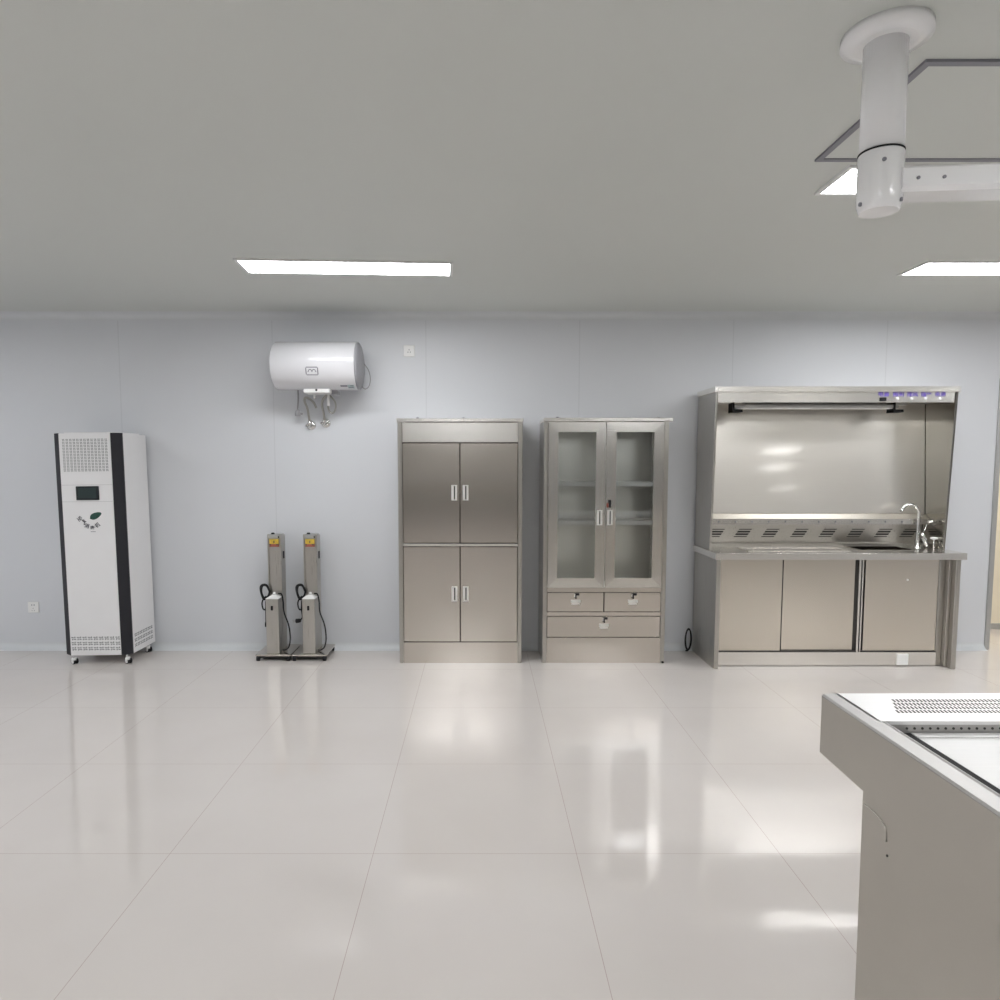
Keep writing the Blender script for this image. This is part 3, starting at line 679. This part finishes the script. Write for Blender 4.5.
# mains lead with plug
pl = MB().mat(CABLE_G).tube([(-1.372, 5.18, 2.04), (-1.372, 5.19, 1.96), (-1.380, 5.20, 1.90), (-1.386, 5.215, 1.87)], 0.006)
pl.lathe([(0, 0.010), (0.012, 0.020), (0.045, 0.024), (0.050, 0.016)], (-1.384, 5.215, 1.875), (-0.02, 0.1, -1), 14); pl.box(-1.365, -1.345, 5.205, 5.225, 1.835, 1.85, bev=0.002)
pl.build('power_plug', t)
MB().mat(HOSE).tube([(-1.240, 5.20, 1.885), (-1.258, 5.20, 1.925), (-1.290, 5.20, 1.955), (-1.322, 5.20, 1.962), (-1.330, 5.21, 1.935), (-1.315, 5.215, 1.895), (-1.308, 5.22, 1.86), (-1.306, 5.235, 1.82), (-1.304, 5.25, 1.79)], 0.0085).build('water_hose', t)
MB().mat(HOSE).tube([(-1.150, 5.17, 1.985), (-1.165, 5.19, 1.975), (-1.190, 5.20, 1.945), (-1.198, 5.21, 1.90), (-1.190, 5.22, 1.85), (-1.188, 5.235, 1.80)], 0.0085).build('water_hose', t)
MB().mat(HOSE).tube([(-1.160, 5.18, 1.985), (-1.125, 5.19, 1.970), (-1.095, 5.20, 1.925), (-1.098, 5.20, 1.870), (-1.120, 5.20, 1.845), (-1.143, 5.20, 1.865), (-1.152, 5.20, 1.900)], 0.0065).build('water_hose', t)
for x, z in ((-1.304, 1.765), (-1.190, 1.782)):
    e = MB().mat(CHROME).lathe([(0, 0.036), (0.004, 0.036), (0.012, 0.018)], (x+0.002, YW, z-0.006), (0, -1, 0), 24)
    e.lathe([(0, 0.013), (0.045, 0.013), (0.048, 0.009)], (x+0.002, YW, z-0.004), (-0.25, -1, 0), 16); e.cyl((x, 5.245, z-0.006), (x, 5.245, z+0.030), 0.013, seg=14)
    e.box(x-0.032, x-0.006, 5.238, 5.252, z-0.016, z-0.002, bev=0.003)
    e.build('wall_valve', t)
MB().mat(CABLE_G).tube([(-0.872, 5.10, 2.205), (-0.862, 5.12, 2.205), (-0.832, 5.14, 2.160), (-0.820, 5.15, 2.100), (-0.830, 5.15, 2.045), (-0.858, 5.15, 2.022), (-0.885, 5.15, 2.040)], 0.0035, 8).build('sensor_wire', t)

# ------------------------------------------------------------------ wall sockets
def socket(x, z, label, kind):
    t = thing('wall_socket', label, 'wall socket', (x, YW, z), 'white wall sockets')
    bx('face_plate', t, WHITE_P, x-0.043, x+0.043, YW-0.010, YW, z-0.043, z+0.043, bev=0.003)
    m = MB().mat(GREYP)
    if kind == 3:
        for dx, dz in ((0, 0.008), (-0.009, -0.010), (0.009, -0.010)): m.box(x+dx-0.003, x+dx+0.003, YW-0.011, YW-0.009, z+dz-0.004, z+dz+0.004)
    else:
        for dx in (-0.009, 0.009): m.box(x+dx-0.003, x+dx+0.003, YW-0.011, YW-0.009, z+0.013, z+0.024)
        for dx, dz in ((0, -0.008), (-0.009, -0.025), (0.009, -0.025)): m.box(x+dx-0.002, x+dx+0.002, YW-0.011, YW-0.009, z+dz-0.003, z+dz+0.003)
    m.build('socket_holes', t)
socket(-3.519, 0.337, 'white wall socket low on the wall beside the white disinfection cabinet', 5)
socket(-0.542, 2.325, 'white wall socket high on the wall right of the water heater', 3)

# ------------------------------------------------------------------ steel table in the right foreground
TX0, TX1, TY0, TY1 = 0.921, 2.45, 0.62, 1.788
t = thing('dissection_table', 'grey steel dissection table with slotted white deck and sunken tray, cut off by the picture', 'table', (1.68, 1.2, 0))
side = [(TY1, 0.845), (TY1, 0.689), (1.578, 0.684), (1.572, 0.0), (0.84, 0.0), (0.84, 0.684), (TY0, 0.689), (TY0, 0.845)]
MB().mat(STEEL_T).prism(side, 'x', TX0, TX0+0.020).build('end_panel', t)
MB().mat(STEEL_T).prism(side, 'x', TX1-0.020, TX1).build('end_panel', t)
p = MB().mat(STEEL_T).box(TX0+0.02, TX1-0.02, TY1-0.018, TY1, 0.689, 0.838); p.box(TX0+0.02, TX1-0.02, TY0, TY0+0.018, 0.689, 0.838); p.box(TX0+0.02, TX1-0.02, TY0+0.018, TY1-0.018, 0.689, 0.700)
p.build('apron', t)
bx('pedestal', t, STEEL_T, TX0+0.022, TX1-0.022, 0.845, 1.568, 0.0, 0.689)
MB().mat(STEEL_T).tube([(TX0-0.001, 1.572, 0.655), (TX0-0.001, 1.52, 0.655), (TX0-0.001, 1.485, 0.645), (TX0-0.001, 1.478, 0.615)], 0.0022, 8).build('weld_seam', t)
MB().mat(DARK).cyl((TX0, 1.472, 0.585), (TX0-0.002, 1.472, 0.585), 0.003, seg=10).build('rivet', t)
# rim sloping outwards, doubled lip, black channel
r = MB().mat(RIM).prism([(TX0-0.001, 0.846), (TX0+0.004, 0.850), (TX0+0.034, 0.852), (TX0+0.042, 0.852), (TX0+0.042, 0.835), (TX0, 0.843)], 'y', TY0, TY1)
r.prism([(TX0+0.046, 0.847), (TX0+0.052, 0.850), (TX0+0.058, 0.848), (TX0+0.058, 0.800), (TX0+0.046, 0.800)], 'y', TY0+0.02, 1.590)
r.build('side_rim', t)
r = MB().mat(RIM).prism([(TX1+0.001, 0.846), (TX1-0.004, 0.850), (TX1-0.034, 0.852), (TX1-0.042, 0.852), (TX1-0.042, 0.835), (TX1, 0.830)], 'y', TY0, TY1)
r.build('side_rim', t)
dk = MB().mat(STEEL_D).box(TX0+0.034, TX1-0.034, 1.590, TY1, 0.842, 0.852, bev=0.001)
dk.mat(DARK)
for i in range(118):
    for rr in range(4):
        x = 1.081+i*0.0100-rr*0.0125; yy = 1.730-rr*0.026
        dk.prism([(x-0.0028, yy+0.010), (x+0.0028, yy+0.010), (x-0.0010, yy-0.010), (x-0.0066, yy-0.010)], 'z', 0.8505, 0.8524)
dk.build('slotted_deck', t)
h = MB().mat(RIM).box(TX0+0.044, TX1-0.044, 1.590, 1.598, 0.800, 0.843)
h.mat(DARK)
for i in range(60): h.cyl((1.026+i*0.0187, 1.5905, 0.834), (1.026+i*0.0187, 1.5885, 0.834), 0.0030, seg=10)
h.build('hole_strip', t)
ch = MB().mat(BLACK).box(TX0+0.058, TX1-0.044, TY0+0.02, 1.588, 0.790, 0.800); ch.box(TX0+0.059, 1.033, TY0+0.02, 1.588, 0.800, 0.8235); ch.build('drain_channel', t)
tr = MB().mat(TRAY).box(1.034, TX1-0.11, TY0+0.10, 1.586, 0.800, 0.822, bev=0.003)
tr.box(1.034, TX1-0.11, 1.560, 1.586, 0.822, 0.825, bev=0.001)
tr.build('tray', t)

# ------------------------------------------------------------------ white ceiling-hung arm
cx, cy = 1.082, 1.905
t = thing('medical_pendant', 'white jointed pendant hanging from the ceiling over the steel table', 'ceiling pendant', (cx, cy, H))
MB().mat(WHITE_G).lathe([(0, 0.11), (0.02, 0.11), (0.03, 0.075)], (cx, cy, H), (0, 0, -1), 40).build('ceiling_flange', t)
MB().mat(WHITE_G).lathe([(0, 0.054), (2.608-2.309-0.002, 0.054)], (cx, cy, H-0.01), (0, 0, -1), 40).build('drop_column', t)
MB().mat(BLACK).lathe([(0, 0.0568), (0.004, 0.0568)], (cx, cy, 2.303), (0, 0, -1), 40).build('joint_ring', t)
hb = MB().mat(WHITE_G).lathe([(0, 0.055), (0.003, 0.0565), (0.115, 0.0565), (0.135, 0.0545), (0.148, 0.050), (0.151, 0.047)], (cx, cy, 2.299), (0, 0, -1), 48).build('joint_housing', t)
for a, z in ((-1.95, 2.265), (-0.95, 2.166), (-3.0, 2.166)):
    MB().mat(GREYP).cyl((cx+0.053*math.cos(a), cy+0.053*math.sin(a), z), (cx+0.0585*math.cos(a), cy+0.0585*math.sin(a), z), 0.0055, seg=12).build('screw', hb)
ar = MB().mat(WHITE_G)
ax0, ax1 = cx+0.03, 2.15
prof = [(-0.040, 0.0), (-0.052, 0.010), (-0.052, 0.056), (-0.046, 0.062), (0.046, 0.062), (0.052, 0.056), (0.052, 0.010), (0.040, 0.0)]
Ac = [ar.bm.verts.new((ax0, cy-0.004+a, 2.185+b)) for a, b in prof]; Bc = [ar.bm.verts.new((ax1, cy-0.10+a*1.08, 2.180+b*1.08)) for a, b in prof]
fs = [ar.bm.faces.new(Ac[::-1]), ar.bm.faces.new(Bc)]
for k in range(8): fs.append(ar.bm.faces.new((Ac[k], Ac[(k+1) % 8], Bc[(k+1) % 8], Bc[k])))
ar._fin(fs)
arm = ar.build('horizontal_arm', t)
for x in (1.148, 1.212):
    f_ = (x-ax0)/(ax1-ax0); yy = cy-0.004-0.096*f_-0.052*(1+0.08*f_)
    MB().mat(GREYP).cyl((x, yy+0.002, 2.215), (x, yy-0.003, 2.215), 0.0045, seg=12).build('screw', arm)
# far end joint of the arm
MB().mat(WHITE_G).lathe([(0, 0.070), (0.17, 0.070), (0.18, 0.062)], (2.18, cy-0.105, 2.30), (0, 0, -1), 40).build('end_joint', t)

# ceiling access panel near the arm
t = thing('ceiling_panel', 'rectangular ceiling access panel with dark metal edging beside the white arm', 'access panel', (1.60, 2.36, H))
MB().mat(GREYP).box(1.262, 2.15, 2.640, 2.662, H-0.008, H).box(1.262, 2.15, 2.02, 2.042, H-0.008, H).box(1.262, 1.284, 2.042, 2.640, H-0.008, H).box(2.128, 2.15, 2.042, 2.640, H-0.008, H).build('edging', t)
bx('panel', t, CEIL, 1.284, 2.128, 2.042, 2.640, H-0.004, H)

# ------------------------------------------------------------------ camera
cam = bpy.data.cameras.new('camera'); co = bpy.data.objects.new('camera', cam); C.objects.link(co)
co.location = (0, 0, 1.47); co.rotation_euler = (PI/2-math.radians(4.5), 0, 0)
cam.sensor_width = 36; cam.sensor_fit = 'HORIZONTAL'; cam.lens = 680/1000*36
cam.shift_x = 0.020; cam.shift_y = (516.52-500)/1000
cam.clip_start = 0.05
sc = bpy.context.scene; sc.camera = co
wd = bpy.data.worlds.new('world'); sc.world = wd; wd.use_nodes = True
wd.node_tree.nodes['Background'].inputs[0].default_value = (0.5, 0.5, 0.5, 1); wd.node_tree.nodes['Background'].inputs[1].default_value = 0.1
sc.view_settings.view_transform = 'Standard'; sc.view_settings.look = 'None'; sc.view_settings.gamma = 1; sc.view_settings.exposure = 0.0
sc.view_settings.use_curve_mapping = False
sc.cycles.max_bounces = 12; sc.cycles.diffuse_bounces = 8; sc.cycles.glossy_bounces = 8
sc.cycles.caustics_reflective = True
